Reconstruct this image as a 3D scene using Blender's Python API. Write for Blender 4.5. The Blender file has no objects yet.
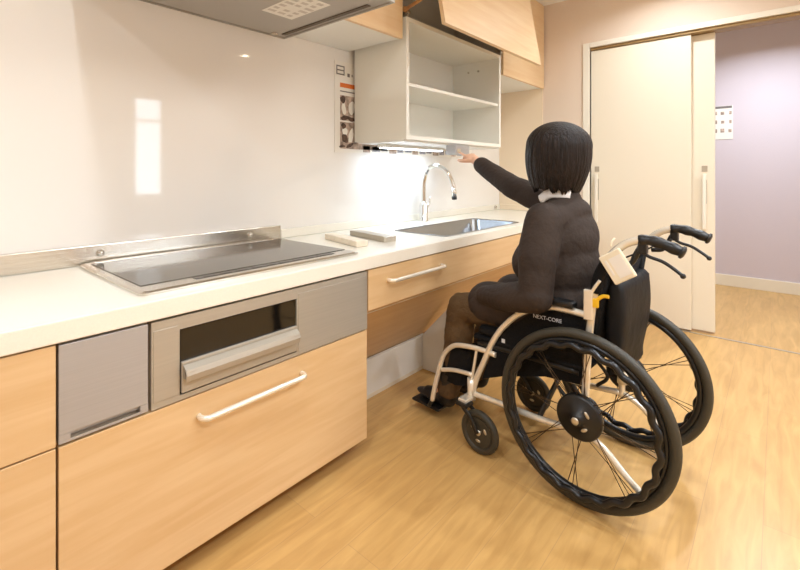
import bpy, bmesh, math, random
from mathutils import Vector, Matrix, noise
PI = math.pi
sc = bpy.context.scene
C = sc.collection
random.seed(7)

# ------------------------------------------------------------------ camera
YAW = 0.843
cam_d = bpy.data.cameras.new('camera'); cam = bpy.data.objects.new('camera', cam_d); C.objects.link(cam)
cam.location = (0, -1.835, 1.085); cam.rotation_euler = (PI/2, 0, -YAW)
cam_d.sensor_width = 36; cam_d.sensor_fit = 'HORIZONTAL'
cam_d.lens = 36*444.4/800
cam_d.shift_x = (400-382.3)/800
cam_d.shift_y = -(285-171.7)/800
cam_d.clip_start = 0.02
sc.camera = cam

# ------------------------------------------------------------------ world, exposure, lights
w = bpy.data.worlds.new('daylight'); sc.world = w; w.use_nodes = True
bg = w.node_tree.nodes['Background']; bg.inputs[0].default_value = (0.80, 0.90, 1.0, 1); bg.inputs[1].default_value = 9.0
sc.view_settings.view_transform = 'Standard'; sc.view_settings.look = 'None'
sc.view_settings.gamma = 1.0; sc.view_settings.exposure = 0.45; sc.view_settings.use_curve_mapping = False

CEIL = 2.45
WARM = (0.80, 0.90, 1.0); WHITE = (0.80, 0.90, 1.0); COOL = (0.52, 0.74, 1.0)
# x, y, watts, colour
DOWNLIGHTS = [(2.83, -2.85, 13, WARM), (0.35, -1.15, 6, WARM), (1.55, -2.75, 12, WARM), (0.2, -2.85, 15, WARM),  # first one known from its reflection, other three added to light the room
              (3.12, -1.30, 6.5, WARM), (-0.6, -1.3, 10, WARM), (2.25, -1.75, 7, WARM)]  # first one known from its glow on the wall, other two added
HALL_FILL = [(4.5, -1.8, 24, WHITE)]  # unseen lamp added to light the next room
FILL_PANELS = [(1.2, -2.3, 6, WHITE)]  # unseen ceiling panel added as soft fill light
def area_light(name, loc, size, watts, col, shape='DISK', sy=None, parent=None, rot=(0,0,0), spread=PI):
    l = bpy.data.lights.new(name, 'AREA'); l.shape = shape; l.size = size
    if sy: l.size_y = sy
    l.energy = watts; l.color = col; l.spread = spread
    o = bpy.data.objects.new(name, l); C.objects.link(o); o.location = loc; o.rotation_euler = rot
    if parent: o.parent = parent
    return o

# ------------------------------------------------------------------ materials
def s2l(c):
    return tuple(((v/255)/12.92 if v/255 <= .04045 else ((v/255+.055)/1.055)**2.4) for v in c)
def mat(name, rgb, rough=.5, metal=0, spec=.5, bump=0, bscale=40, var=0, vscale=6, stretch=(1,1,1), coat=0, emit=None, estr=0, alpha=1, trans=0, aniso=0):
    m = bpy.data.materials.new(name); m.use_nodes = True
    nt = m.node_tree; b = nt.nodes['Principled BSDF']; c = s2l(rgb)
    b.inputs['Base Color'].default_value = (*c, 1); b.inputs['Roughness'].default_value = rough
    b.inputs['Metallic'].default_value = metal; b.inputs['Specular IOR Level'].default_value = spec
    b.inputs['Coat Weight'].default_value = coat; b.inputs['Coat Roughness'].default_value = .06
    b.inputs['Transmission Weight'].default_value = trans
    if emit: b.inputs['Emission Color'].default_value = (*emit, 1); b.inputs['Emission Strength'].default_value = estr
    tc = nt.nodes.new('ShaderNodeTexCoord'); mp = nt.nodes.new('ShaderNodeMapping'); mp.inputs['Scale'].default_value = stretch
    nt.links.new(tc.outputs['Object'], mp.inputs[0])
    n = nt.nodes.new('ShaderNodeTexNoise'); n.inputs['Scale'].default_value = vscale; n.inputs['Detail'].default_value = 4
    nt.links.new(mp.outputs[0], n.inputs['Vector'])
    r = nt.nodes.new('ShaderNodeValToRGB')
    lo = tuple(max(0, v*(1-var)) for v in c); hi = tuple(min(1, v*(1+var)) for v in c)
    r.color_ramp.elements[0].position = .3; r.color_ramp.elements[1].position = .7
    r.color_ramp.elements[0].color = (*lo, 1); r.color_ramp.elements[1].color = (*hi, 1)
    nt.links.new(n.outputs[0], r.inputs[0]); nt.links.new(r.outputs[0], b.inputs['Base Color'])
    if bump:
        n2 = nt.nodes.new('ShaderNodeTexNoise'); n2.inputs['Scale'].default_value = bscale; n2.inputs['Detail'].default_value = 3
        nt.links.new(mp.outputs[0], n2.inputs['Vector'])
        bp = nt.nodes.new('ShaderNodeBump'); bp.inputs['Strength'].default_value = bump; bp.inputs['Distance'].default_value = .01
        nt.links.new(n2.outputs[0], bp.inputs['Height']); nt.links.new(bp.outputs[0], b.inputs['Normal'])
    return m
def wood(name, c1, c2, rough=.4, axis='x', sc_=1.0, coat=0.0):
    m = bpy.data.materials.new(name); m.use_nodes = True
    nt = m.node_tree; b = nt.nodes['Principled BSDF']; b.inputs['Roughness'].default_value = rough
    b.inputs['Coat Weight'].default_value = coat
    tc = nt.nodes.new('ShaderNodeTexCoord'); mp = nt.nodes.new('ShaderNodeMapping')
    mp.inputs['Scale'].default_value = {'x': (1.2*sc_, 14*sc_, 14*sc_), 'y': (14*sc_, 1.2*sc_, 14*sc_), 'z': (14*sc_, 14*sc_, 1.2*sc_)}[axis]
    nt.links.new(tc.outputs['Object'], mp.inputs[0])
    n = nt.nodes.new('ShaderNodeTexNoise'); n.inputs['Scale'].default_value = 2.2; n.inputs['Detail'].default_value = 6; n.inputs['Distortion'].default_value = .6
    nt.links.new(mp.outputs[0], n.inputs['Vector'])
    r = nt.nodes.new('ShaderNodeValToRGB'); r.color_ramp.elements[0].position = .32; r.color_ramp.elements[1].position = .68
    r.color_ramp.elements[0].color = (*s2l(c2), 1); r.color_ramp.elements[1].color = (*s2l(c1), 1)
    nt.links.new(n.outputs[0], r.inputs[0]); nt.links.new(r.outputs[0], b.inputs['Base Color'])
    return m
def floor_mat():
    m = bpy.data.materials.new('maple floorboards'); m.use_nodes = True
    nt = m.node_tree; b = nt.nodes['Principled BSDF']; b.inputs['Roughness'].default_value = .33
    tc = nt.nodes.new('ShaderNodeTexCoord')
    br = nt.nodes.new('ShaderNodeTexBrick'); br.offset = .37; br.inputs['Scale'].default_value = 1.0
    br.inputs['Brick Width'].default_value = .9; br.inputs['Row Height'].default_value = .15; br.inputs['Mortar Size'].default_value = .0012
    br.inputs['Mortar Smooth'].default_value = .4; br.inputs['Bias'].default_value = -.1
    br.inputs['Color1'].default_value = (*s2l((208, 166, 104)), 1); br.inputs['Color2'].default_value = (*s2l((203, 160, 98)), 1)
    br.inputs['Mortar'].default_value = (*s2l((190, 150, 98)), 1)
    nt.links.new(tc.outputs['Object'], br.inputs['Vector'])
    mp = nt.nodes.new('ShaderNodeMapping'); mp.inputs['Scale'].default_value = (1.5, 12, 1); nt.links.new(tc.outputs['Object'], mp.inputs[0])
    n = nt.nodes.new('ShaderNodeTexNoise'); n.inputs['Scale'].default_value = 2.6; n.inputs['Detail'].default_value = 6; n.inputs['Distortion'].default_value = .8
    nt.links.new(mp.outputs[0], n.inputs['Vector'])
    r = nt.nodes.new('ShaderNodeValToRGB'); r.color_ramp.elements[0].position = .3; r.color_ramp.elements[1].position = .7
    r.color_ramp.elements[0].color = (.78, .74, .68, 1); r.color_ramp.elements[1].color = (1, 1, 1, 1)
    nt.links.new(n.outputs[0], r.inputs[0])
    mx = nt.nodes.new('ShaderNodeMix'); mx.data_type = 'RGBA'; mx.blend_type = 'MULTIPLY'; mx.inputs[0].default_value = 1
    nt.links.new(br.outputs[0], mx.inputs[6]); nt.links.new(r.outputs[0], mx.inputs[7]); nt.links.new(mx.outputs[2], b.inputs['Base Color'])
    return m
M = {}
M['gloss_panel'] = mat('glossy cream wall panel', (240, 235, 228), .045, spec=.45)
M['paper'] = mat('pale pink beige wallpaper', (230, 212, 194), .8, bump=.15, bscale=220)
M['mauve'] = mat('pale mauve wallpaper', (208, 196, 202), .8, bump=.15, bscale=220)
M['ceiling'] = mat('white ceiling paper', (240, 238, 234), .9, bump=.1, bscale=150)
M['endpanel'] = mat('cream kitchen side panel', (243, 224, 196), .35)
M['white'] = mat('white melamine', (238, 236, 230), .4)
M['cabwhite'] = mat('off white melamine', (242, 240, 231), .42)
M['stone'] = mat('cream solid surface worktop', (240, 234, 220), .22, var=.02, vscale=200)
M['door'] = mat('cream door laminate', (238, 228, 208), .45)
M['frame'] = mat('cream door frame', (240, 234, 220), .4)
M['skirt'] = mat('off white skirting', (235, 225, 205), .45)
M['wood'] = wood('maple laminate', (224, 190, 144), (213, 175, 126), .38, 'x')
M['woodv'] = wood('maple laminate lift door', (232, 204, 164), (224, 190, 146), .5, 'x')
M['wooddark'] = wood('brown maple edge', (196, 150, 98), (182, 134, 84), .45, 'x')
M['floor'] = floor_mat()
M['steel'] = mat('brushed stainless steel', (216, 211, 202), .2, metal=1, var=.08, vscale=3, stretch=(2, 40, 60), bump=.05, bscale=30)
M['steelfront'] = mat('matt steel coloured front', (180, 172, 158), .42, metal=.4, var=.04, vscale=3, stretch=(1, 60, 90))
M['steelflap'] = mat('cool grey steel flap', (178, 176, 176), .42, metal=.4, var=.04, vscale=3, stretch=(1, 60, 90))
M['sink'] = mat('satin stainless sink', (158, 160, 163), .24, metal=1, var=.05, vscale=4)
M['chrome'] = mat('polished chrome', (225, 225, 222), .06, metal=1)
M['hood'] = mat('grey painted hood metal', (176, 170, 162), .4, metal=.2)
M['hooddark'] = mat('dark hood slot', (92, 78, 60), .5, metal=.3)
M['glass_black'] = mat('black oven glass', (14, 12, 12), .06, spec=.6)
M['hobglass'] = mat('grey mirror hob glass', (104, 98, 88), .10, metal=.55, spec=.6)
M['hobdark'] = mat('dark control strip', (58, 50, 42), .25)
M['black'] = mat('black plastic', (20, 19, 19), .38)
M['rubber'] = mat('black rubber tyre', (56, 52, 42), .5, bump=.2, bscale=200)
M['rim_black'] = mat('black handrim coating', (16, 17, 20), .3)
M['fabric_black'] = mat('black nylon fabric', (12, 12, 14), .8, spec=.25, bump=.5, bscale=160)
M['bagcloth'] = mat('black coated bag cloth', (13, 13, 15), .6, spec=.3, bump=.6, bscale=14)
M['champagne'] = mat('champagne painted tube', (244, 236, 220), .22, metal=.45, coat=.5)
M['silver'] = mat('silver aluminium tube', (205, 198, 182), .3, metal=.8)
M['spoke'] = mat('dark steel spoke', (86, 68, 46), .35, metal=.7)
M['yellow'] = mat('yellow plastic lever', (236, 186, 36), .4)
M['cardwhite'] = mat('cream plastic card', (238, 226, 200), .35)
M['print'] = mat('white print', (214, 214, 218), .5)
M['grey_print'] = mat('grey print', (120, 112, 108), .6)
M['orange'] = mat('orange print', (226, 120, 50), .5)
M['posterpaper'] = mat('poster paper', (238, 232, 222), .45)
M['inkbrown'] = mat('dark brown photo print', (84, 62, 50), .5, var=.8, vscale=40)
M['inkmid'] = mat('mid tone photo print', (176, 154, 138), .5, var=.6, vscale=34)
M['faint'] = mat('faint print', (206, 196, 184), .5, var=.1, vscale=60)
M['inkblue'] = mat('grey blue photo print', (158, 156, 164), .5, var=.6, vscale=60)
M['skin'] = mat('skin', (226, 178, 148), .5, var=.04)
M['lips'] = mat('lips', (190, 110, 100), .45)
M['eye'] = mat('eye white', (238, 236, 230), .2)
M['iris'] = mat('dark iris', (40, 26, 18), .15)
M['hair'] = mat('dark brown hair', (30, 21, 17), .5, spec=.3, bump=.9, bscale=26, var=.4, vscale=16, stretch=(6, 6, .5))
M['jacket'] = mat('dark brown grey jacket', (56, 46, 40), .8, spec=.25, bump=.35, bscale=60, var=.18, vscale=7)
M['trousers'] = mat('olive brown trousers', (84, 62, 34), .8, bump=.4, bscale=120, var=.2)
M['shirt'] = mat('white collar', (232, 228, 226), .7)
M['shoe'] = mat('black shoe leather', (20, 18, 20), .4)
M['tan'] = mat('pale wood block', (240, 226, 204), .45, var=.08, vscale=30)
M['taupe'] = mat('grey taupe laminate sample', (176, 164, 146), .35, var=.05)
M['glow_warm'] = mat('lit lamp diffuser', (255, 240, 215), .4, emit=(1, .86, .66), estr=45)
M['glow_cool'] = mat('lit cool LED diffuser', (250, 252, 255), .4, emit=(.86, .93, 1.0), estr=9)
M['glow_fill'] = mat('glowing fill panel diffuser', (255, 248, 235), .4, emit=(1, .90, .76), estr=3.5)  # glow of the added ceiling fill panel
M['track'] = mat('brown sliding door track', (150, 122, 78), .45, metal=.3)
def glass_mat():
    m = bpy.data.materials.new('clear window glass'); m.use_nodes = True
    nt = m.node_tree; nt.nodes.remove(nt.nodes['Principled BSDF'])
    t = nt.nodes.new('ShaderNodeBsdfTransparent'); g = nt.nodes.new('ShaderNodeBsdfGlossy'); g.inputs['Roughness'].default_value = .02
    f = nt.nodes.new('ShaderNodeFresnel'); f.inputs[0].default_value = 1.45; mx = nt.nodes.new('ShaderNodeMixShader')
    nt.links.new(f.outputs[0], mx.inputs[0]); nt.links.new(t.outputs[0], mx.inputs[1]); nt.links.new(g.outputs[0], mx.inputs[2])
    nt.links.new(mx.outputs[0], nt.nodes['Material Output'].inputs[0]); return m
M['glass'] = glass_mat()

# ------------------------------------------------------------------ mesh helpers
def box(bm, a, b, bev=0.0, mi=0, seg=2):
    x0, y0, z0 = [min(p, q) for p, q in zip(a, b)]; x1, y1, z1 = [max(p, q) for p, q in zip(a, b)]
    r = bmesh.ops.create_cube(bm, size=1)
    vs = r['verts']
    for v in vs: v.co = Vector(((x0+x1)/2+v.co.x*(x1-x0), (y0+y1)/2+v.co.y*(y1-y0), (z0+z1)/2+v.co.z*(z1-z0)))
    fs = {f for v in vs for f in v.link_faces}
    for f in fs: f.material_index = mi
    if bev > 0:
        es = list({e for v in vs for e in v.link_edges})
        rr = bmesh.ops.bevel(bm, geom=es, offset=bev, segments=seg, profile=.5, affect='EDGES')
        for f in rr['faces']: f.material_index = mi
    return vs
def smooth_path(pts, n=6):
    P = [Vector(p) for p in pts]
    if len(P) < 3: return P
    out = []
    for i in range(len(P)-1):
        p0 = P[i-1] if i > 0 else P[0]*2-P[1]; p1 = P[i]; p2 = P[i+1]; p3 = P[i+2] if i+2 < len(P) else P[-1]*2-P[-2]
        for k in range(n):
            t = k/n
            out.append(.5*((2*p1)+(-p0+p2)*t+(2*p0-5*p1+4*p2-p3)*t*t+(-p0+3*p1-3*p2+p3)*t**3))
    out.append(P[-1]); return out
def tube(bm, pts, r, sides=12, smooth=True, n=6, mi=0, closed=False, cap=True, flat=None):
    P = smooth_path(pts, n) if smooth and not closed else [Vector(p) for p in pts]
    N = len(P); R = r if callable(r) else (lambda t: r)
    rings = []; up = None
    for i, p in enumerate(P):
        if closed: t = (P[(i+1) % N]-P[i-1]).normalized()
        else: t = (P[min(i+1, N-1)]-P[max(i-1, 0)]).normalized()
        if up is None:
            up = Vector((0, 0, 1)) if abs(t.z) < .9 else Vector((1, 0, 0))
        a = (up-t*up.dot(t)).normalized(); b = t.cross(a); up = a
        rr = R(i/max(1, N-1)); fl = flat or (1, 1)
        rings.append([bm.verts.new(p+a*math.cos(2*PI*k/sides)*rr*fl[0]+b*math.sin(2*PI*k/sides)*rr*fl[1]) for k in range(sides)])
    M_ = N if closed else N-1
    for i in range(M_):
        A = rings[i]; B = rings[(i+1) % N]
        off = 0
        if closed and i == N-1:
            off = min(range(sides), key=lambda s: (A[0].co-B[s].co).length)
        for k in range(sides):
            f = bm.faces.new((A[k], A[(k+1) % sides], B[(k+1+off) % sides], B[(k+off) % sides])); f.smooth = True; f.material_index = mi
    if cap and not closed:
        f = bm.faces.new(list(reversed(rings[0]))); f.material_index = mi
        f = bm.faces.new(rings[-1]); f.material_index = mi
def cyl(bm, p0, p1, r, sides=24, r1=None, mi=0):
    r1 = r if r1 is None else r1
    tube(bm, [p0, p1], lambda t: r+(r1-r)*t, sides, smooth=False, mi=mi)
def lathe(bm, origin, axis, prof, sides=32, mi=0):
    """prof: list of (radius, distance along axis)"""
    ax = Vector(axis).normalized(); u = Vector((0, 0, 1)) if abs(ax.z) < .9 else Vector((1, 0, 0))
    a = (u-ax*u.dot(ax)).normalized(); b = ax.cross(a); o = Vector(origin); rings = []
    for r, h in prof:
        rings.append([bm.verts.new(o+ax*h+(a*math.cos(2*PI*k/sides)+b*math.sin(2*PI*k/sides))*max(r, 1e-5)) for k in range(sides)])
    for i in range(len(rings)-1):
        for k in range(sides):
            f = bm.faces.new((rings[i][k], rings[i][(k+1) % sides], rings[i+1][(k+1) % sides], rings[i+1][k])); f.smooth = True; f.material_index = mi
    if prof[0][0] > 1e-4: bm.faces.new(list(reversed(rings[0]))).material_index = mi
    if prof[-1][0] > 1e-4: bm.faces.new(rings[-1]).material_index = mi
def ell(bm, c, r, rot=None, seg=24, mi=0):
    m = Matrix.Translation(Vector(c)) @ (rot.to_4x4() if rot else Matrix()) @ Matrix.Diagonal((*r, 1))
    x = bmesh.ops.create_uvsphere(bm, u_segments=seg, v_segments=seg//2, radius=1, matrix=m)
    for v in x['verts']:
        for f in v.link_faces: f.smooth = True; f.material_index = mi
def cone(bm, p0, r0, p1, r1, sides=20):
    """round tapered limb piece with ball ends"""
    p0 = Vector(p0); p1 = Vector(p1); L = (p1-p0).length; ax = (p1-p0).normalized() if L > 1e-6 else Vector((0, 0, 1)); prof = []
    for k in range(7): t = PI/2*k/6; prof.append((r0*math.sin(t), -r0*math.cos(t)))
    for k in range(7): t = PI/2*k/6; prof.append((r1*math.cos(t), L+r1*math.sin(t)))
    lathe(bm, p0, ax, prof, sides)
def prism(bm, pts, axis, d0, d1, mi=0):
    """2D polygon extruded along an axis; pts in the other two coordinates (ordered x<y<z)"""
    def V(p, d):
        q = list(p); q.insert({'x': 0, 'y': 1, 'z': 2}[axis], d); return Vector(q)
    A = [bm.verts.new(V(p, d0)) for p in pts]; B = [bm.verts.new(V(p, d1)) for p in pts]; n = len(pts)
    fs = [bm.faces.new(A), bm.faces.new(list(reversed(B)))]
    for i in range(n): fs.append(bm.faces.new((A[i], B[i], B[(i+1) % n], A[(i+1) % n])))
    for f in fs: f.material_index = mi
    bmesh.ops.recalc_face_normals(bm, faces=fs)
def obj(name, bm, mats, parent=None, loc=None, fix=True):
    if fix: bmesh.ops.recalc_face_normals(bm, faces=bm.faces[:])
    me = bpy.data.meshes.new(name); bm.to_mesh(me); bm.free()
    for m in (mats if isinstance(mats, (list, tuple)) else [mats]): me.materials.append(M[m] if isinstance(m, str) else m)
    o = bpy.data.objects.new(name, me); C.objects.link(o)
    if parent: o.parent = parent
    if loc: o.location = loc
    return o
def thing(name, label, cat, loc=(0, 0, 0), rotz=0, group=None):
    o = bpy.data.objects.new(name, None); C.objects.link(o); o.location = loc; o.rotation_euler = (0, 0, rotz)
    o.empty_display_size = .05; o['label'] = label; o['category'] = cat
    if group: o['group'] = group
    return o
def tag(o, label, cat, group=None):
    o['label'] = label; o['category'] = cat
    if group: o['group'] = group
    return o
def struct(name, boxes, m, bev=0):
    bm = bmesh.new()
    for a, b in boxes: box(bm, a, b, bev)
    o = obj(name, bm, m); o['kind'] = 'structure'; return o
def B(name, a, b, m, parent=None, bev=0.0, seg=2):
    bm = bmesh.new(); box(bm, a, b, bev, seg=seg); return obj(name, bm, m, parent)
def baked(o, mods, noise_amp=0, noise_scale=8):
    """apply modifiers to the mesh"""
    for ty, kw in mods:
        md = o.modifiers.new(ty, ty)
        for k, v in kw.items(): setattr(md, k, v)
    dg = bpy.context.evaluated_depsgraph_get(); dg.update()
    me = bpy.data.meshes.new_from_object(o.evaluated_get(dg)); mats = list(o.data.materials)
    o.modifiers.clear(); o.data = me
    if not me.materials:
        for m in mats: me.materials.append(m)
    for p in me.polygons: p.use_smooth = True
    return o

# ================================================================== THE ROOM
XE = 3.62            # inner face of the end wall with the sliding doors
YB = -3.55           # wall behind the camera
XL = -1.35
XF = 5.35            # far wall of the next room
DY0, DY1, DZ = -0.752, -2.40, 2.03      # doorway
struct('floor', [((XL-.1, YB-.1, -.08), (XF+.1, .1, 0))], 'floor')
struct('ceiling', [((XL-.1, YB-.1, CEIL), (XF+.1, .1, CEIL+.08))], 'ceiling')
struct('wall_back', [((XL-.1, 0, 0), (XF+.1, .1, CEIL))], 'gloss_panel')
struct('wall_left', [((XL-.1, YB, 0), (XL, 0, CEIL))], 'paper')
struct('wall_right', [((XE, DY0, 0), (XE+.12, 0, CEIL)), ((XE, YB, 0), (XE+.12, DY1, CEIL)), ((XE, DY1, DZ+.03), (XE+.12, DY0, CEIL))], 'paper')
WX0, WX1, WZ0, WZ1 = 1.86, 2.2, .80, 1.95
struct('wall_front', [((XL-.1, YB-.1, 0), (WX0, YB, CEIL)), ((WX1, YB-.1, 0), (XF+.1, YB, CEIL)), ((WX0, YB-.1, 0), (WX1, YB, WZ0)), ((WX0, YB-.1, WZ1), (WX1, YB, CEIL))], 'paper')
struct('wall_hall', [((XF, YB, 0), (XF+.1, 0, CEIL))], 'mauve')
struct('baseboard_hall', [((XF-.012, YB+.001, 0), (XF-.0005, -.001, .105))], 'skirt', .002)
struct('baseboard_left', [((XL+.0005, YB+.02, 0), (XL+.012, -.75, .07))], 'skirt', .002)
struct('baseboard_front', [((XL+.02, YB+.0005, 0), (XE-.02, YB+.012, .07))], 'skirt', .002)
struct('baseboard_right', [((XE-.012, DY0+.058, 0), (XE-.0005, -.66, .07)), ((XE-.012, YB+.02, 0), (XE-.0005, DY1-.06, .07))], 'skirt', .002)
# window behind the camera (mirrored in the glossy wall panel)
bm = bmesh.new()
for a, b in (((WX0, YB-.07, WZ0), (WX0+.03, YB-.02, WZ1)), ((WX1-.03, YB-.07, WZ0), (WX1, YB-.02, WZ1)), ((WX0+.03, YB-.07, WZ0), (WX1-.03, YB-.02, WZ0+.03)),
             ((WX0+.03, YB-.07, WZ1-.03), (WX1-.03, YB-.02, WZ1)), ((WX0+.03, YB-.065, 1.66), (WX1-.03, YB-.025, 1.685))): box(bm, a, b, .003)
o = obj('window_1', bm, 'frame'); o['kind'] = 'structure'
B('pane', (WX0+.03, YB-.047, WZ0+.03), (WX1-.03, YB-.043, WZ1-.03), 'glass', o)
# kitchen side panel on the end wall
struct('trim_1', [((XE-.012, -.386, 0), (XE-.0005, -.0005, CEIL))], 'endpanel')
# door frame (three sides) and track
bm = bmesh.new()
box(bm, (XE-.012, DY0, 0), (XE+.125, DY0+.05, DZ+.045), .003)
box(bm, (XE-.012, DY1-.05, 0), (XE+.125, DY1, DZ+.045), .003)
box(bm, (XE-.012, DY1, DZ+.008), (XE+.125, DY0, DZ+.045), .003)
o = obj('trim_2', bm, 'frame'); o['kind'] = 'structure'
bm = bmesh.new()
box(bm, (XE+.002, DY1+.002, DZ-.014), (XE+.11, DY0-.002, DZ+.007), .002)
o = obj('trim_3', bm, 'track'); o['kind'] = 'structure'
struct('trim_4', [((XE-.004, DY1+.002, 0), (XE+.016, DY0-.002, .003))], 'silver')

# sliding door panels
def sliding_door(n, x0, x1, y0, y1, hy):
    bm = bmesh.new(); box(bm, (x0, y0, .012), (x1, y1, DZ-.016), .003)
    d = obj('door_%d' % n, bm, 'door'); d['kind'] = 'structure'
    bm = bmesh.new(); box(bm, (x0-.004, hy-.016, 1.085), (x0, hy+.016, 1.125), .001)
    obj('lock_plate', bm, 'taupe', d)
    bm = bmesh.new(); box(bm, (x0-.03, hy-.011, .70), (x0-.014, hy+.011, 1.07), .004)
    for z in (.74, 1.03): box(bm, (x0-.02, hy-.006, z-.01), (x0, hy+.006, z+.01))
    obj('door_handle', bm, 'frame', d)
    bm = bmesh.new(); box(bm, (x0-.0025, hy-.012, .87), (x0, hy-.002, 1.03)); obj('handle_shadow', bm, 'taupe', d)  # darker strip on the leaf standing in for the handle's shadow
    return d
sliding_door(1, XE+.012, XE+.046, DY0-.003, -1.395, -.80)
sliding_door(2, XE+.060, XE+.094, -.80, -1.52, -1.465)

# ceiling downlights, most of them unseen and added to light the rooms
def downlight(i, x, y, wt, col, label, group):
    t = thing('ceiling_downlight', label, 'ceiling light', (x, y, CEIL), 0, group)
    bm = bmesh.new(); lathe(bm, (0, 0, 0), (0, 0, -1), [(.062, 0), (.062, .004), (.056, .008), (.048, .008), (.046, .002), (.046, 0)], 32); obj('trim_ring', bm, 'frame', t)
    bm = bmesh.new(); lathe(bm, (0, 0, -.001), (0, 0, -1), [(.044, 0), (.044, .003), (.0, .004)], 32); obj('diffuser', bm, 'glow_warm', t)
    area_light('downlight_lamp', (0, 0, -.012), .085, wt, col, parent=t, spread=math.radians(150))
for i, (x, y, wt, col) in enumerate(DOWNLIGHTS): downlight(i, x, y, wt, col, 'round recessed downlight in the kitchen ceiling, one of a set mostly added for light', 'kitchen ceiling downlights')
for i, (x, y, wt, col) in enumerate(HALL_FILL): downlight(i, x, y, wt, col, 'round recessed downlight added to light the next room beyond the sliding door', None)
for x, y, wt, col in FILL_PANELS:
    t = thing('fill_panel_light', 'square flat fill light added on the ceiling behind the wheelchair', 'ceiling light', (x, y, CEIL))  # added fill light, no such fitting in view
    B('housing', (-.32, -.32, -.02), (.32, .32, 0), 'frame', t, .004)
    B('diffuser', (-.30, -.30, -.024), (.30, .30, -.0201), 'glow_fill', t)
    area_light('fill_lamp', (0, 0, -.03), .58, wt, col, 'SQUARE', parent=t)

# ================================================================== KITCHEN RUN
ZC = .757; TK = .050; F = -.65
XW0 = -.55
# worktop with a hole for the sink and one for the hob
SX0, SX1, SY0, SY1 = 1.885, 2.745, -.585, -.238
wt_ = thing('worktop', 'long cream solid-surface kitchen worktop running below the glossy wall panel', 'worktop', (0, 0, ZC))
bm = bmesh.new()
def wb(a, b): box(bm, (a[0], a[1], -TK), (b[0], b[1], 0))
wb((XW0, F+.004), (SX0, -.0005)); wb((SX1, F+.004), (XE-.013, -.0005)); wb((SX0, SY1), (SX1, -.0005)); wb((SX0, F+.004), (SX1, SY0))
box(bm, (XW0, F-.004, -TK), (XE-.0125, F+.004, 0), .003)
bmesh.ops.remove_doubles(bm, verts=bm.verts[:], dist=1e-5)
obj('slab', bm, 'stone', wt_)
bm = bmesh.new(); box(bm, (1.30, -.013, .0002), (XE-.0125, -.0005, .045), .003); obj('upstand', bm, 'stone', wt_)
B('side_upstand', (XE-.030, F+.01, .0002), (XE-.0125, -.014, .045), 'endpanel', wt_, .003)
# sink
sk = thing('kitchen_sink', 'wide rectangular stainless steel sink sunk in the worktop below the tap', 'sink', (0, 0, ZC))
bm = bmesh.new()
def rr(x0, y0, x1, y1, r, z, n=6):
    out = []
    for cx, cy, a0 in ((x1-r, y1-r, 0), (x0+r, y1-r, PI/2), (x0+r, y0+r, PI), (x1-r, y0+r, 1.5*PI)):
        for k in range(n+1): a = a0+PI/2*k/n; out.append(Vector((cx+r*math.cos(a), cy+r*math.sin(a), z)))
    return out
loops = [rr(SX0-.006, SY0-.006, SX1+.006, SY1+.006, .04, .0006), rr(SX0-.006, SY0-.006, SX1+.006, SY1+.006, .04, .0028), rr(SX0+.004, SY0+.004, SX1-.004, SY1-.004, .04, .0022),
         rr(SX0+.010, SY0+.010, SX1-.010, SY1-.010, .05, -.006), rr(SX0+.022, SY0+.022, SX1-.022, SY1-.022, .06, -.145), rr(SX0+.05, SY0+.05, SX1-.05, SY1-.05, .06, -.165), rr(SX0+.3, SY0+.14, SX1-.3, SY1-.14, .03, -.172)]
R_ = [[bm.verts.new(v) for v in L] for L in loops]
for A, Bq in zip(R_, R_[1:]):
    n = len(A)
    for k in range(n): f = bm.faces.new((A[k], A[(k+1) % n], Bq[(k+1) % n], Bq[k])); f.smooth = True
bm.faces.new(R_[-1])
o = obj('bowl', bm, 'sink', sk, fix=True)
bm = bmesh.new(); lathe(bm, ((SX0+SX1)/2, (SY0+SY1)/2, -.1715), (0, 0, 1), [(.05, 0), (.05, .004), (.038, .006), (.032, .002), (0, .002)], 28); obj('drain', bm, 'chrome', sk)

# base cabinet under the hob: steel flap, wooden drawer
ZS = .478; ZD = .058; XD0 = .255; XD1 = 1.241; ZT = ZC-TK
bc = thing('base_cabinet', 'base cabinet under the hob with a wide maple drawer and steel flap door', 'cabinet', (0, 0, 0))
bm = bmesh.new()
box(bm, (XD0+.002, F+.022, ZD+.004), (XD1-.001, -.20, ZS-.004)); box(bm, (XD0+.002, F+.022, ZS-.004), (XD0+.195, -.20, ZT-.001)); 
obj('body', bm, 'wood', bc)
B('plinth', (XD0+.01, -.50, 0), (XD1-.12, -.22, ZD+.003), 'wooddark', bc)
dr = B('drawer', (XD0+.002, F, ZD), (XD1, F+.020, ZS-.003), 'wood', bc, .0015)
def bar_handle(bm, x0, x1, z0, z1, y, r=.0078, off=.030):
    a = Vector((x0, y, z0)); b = Vector((x1, y, z1)); o_ = Vector((0, -off, 0))
    tube(bm, [a, a+o_*.55, a+o_+Vector((.012, 0, 0)), a+o_+Vector((.035, 0, 0)), (a+b)/2+o_, b+o_-Vector((.035, 0, 0)), b+o_-Vector((.012, 0, 0)), b+o_*.55, b], r, 12, n=5, flat=(1.1, 1))
bm = bmesh.new(); bar_handle(bm, .575, .925, .415, .415, F); obj('handle', bm, 'champagne', dr)
fb = bmesh.new()
XF1 = .443
box(fb, (XD0+.002, F-.001, ZS+.004), (XF1, F+.020, ZS+.010)); box(fb, (XD0+.002, F-.001, ZS+.024), (XF1, F+.020, ZT-.006), .0012)
box(fb, (XD0+.002, F-.001, ZS+.010), (XD0+.024, F+.020, ZS+.024)); box(fb, (XF1-.018, F-.001, ZS+.010), (XF1, F+.020, ZS+.024))
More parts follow.
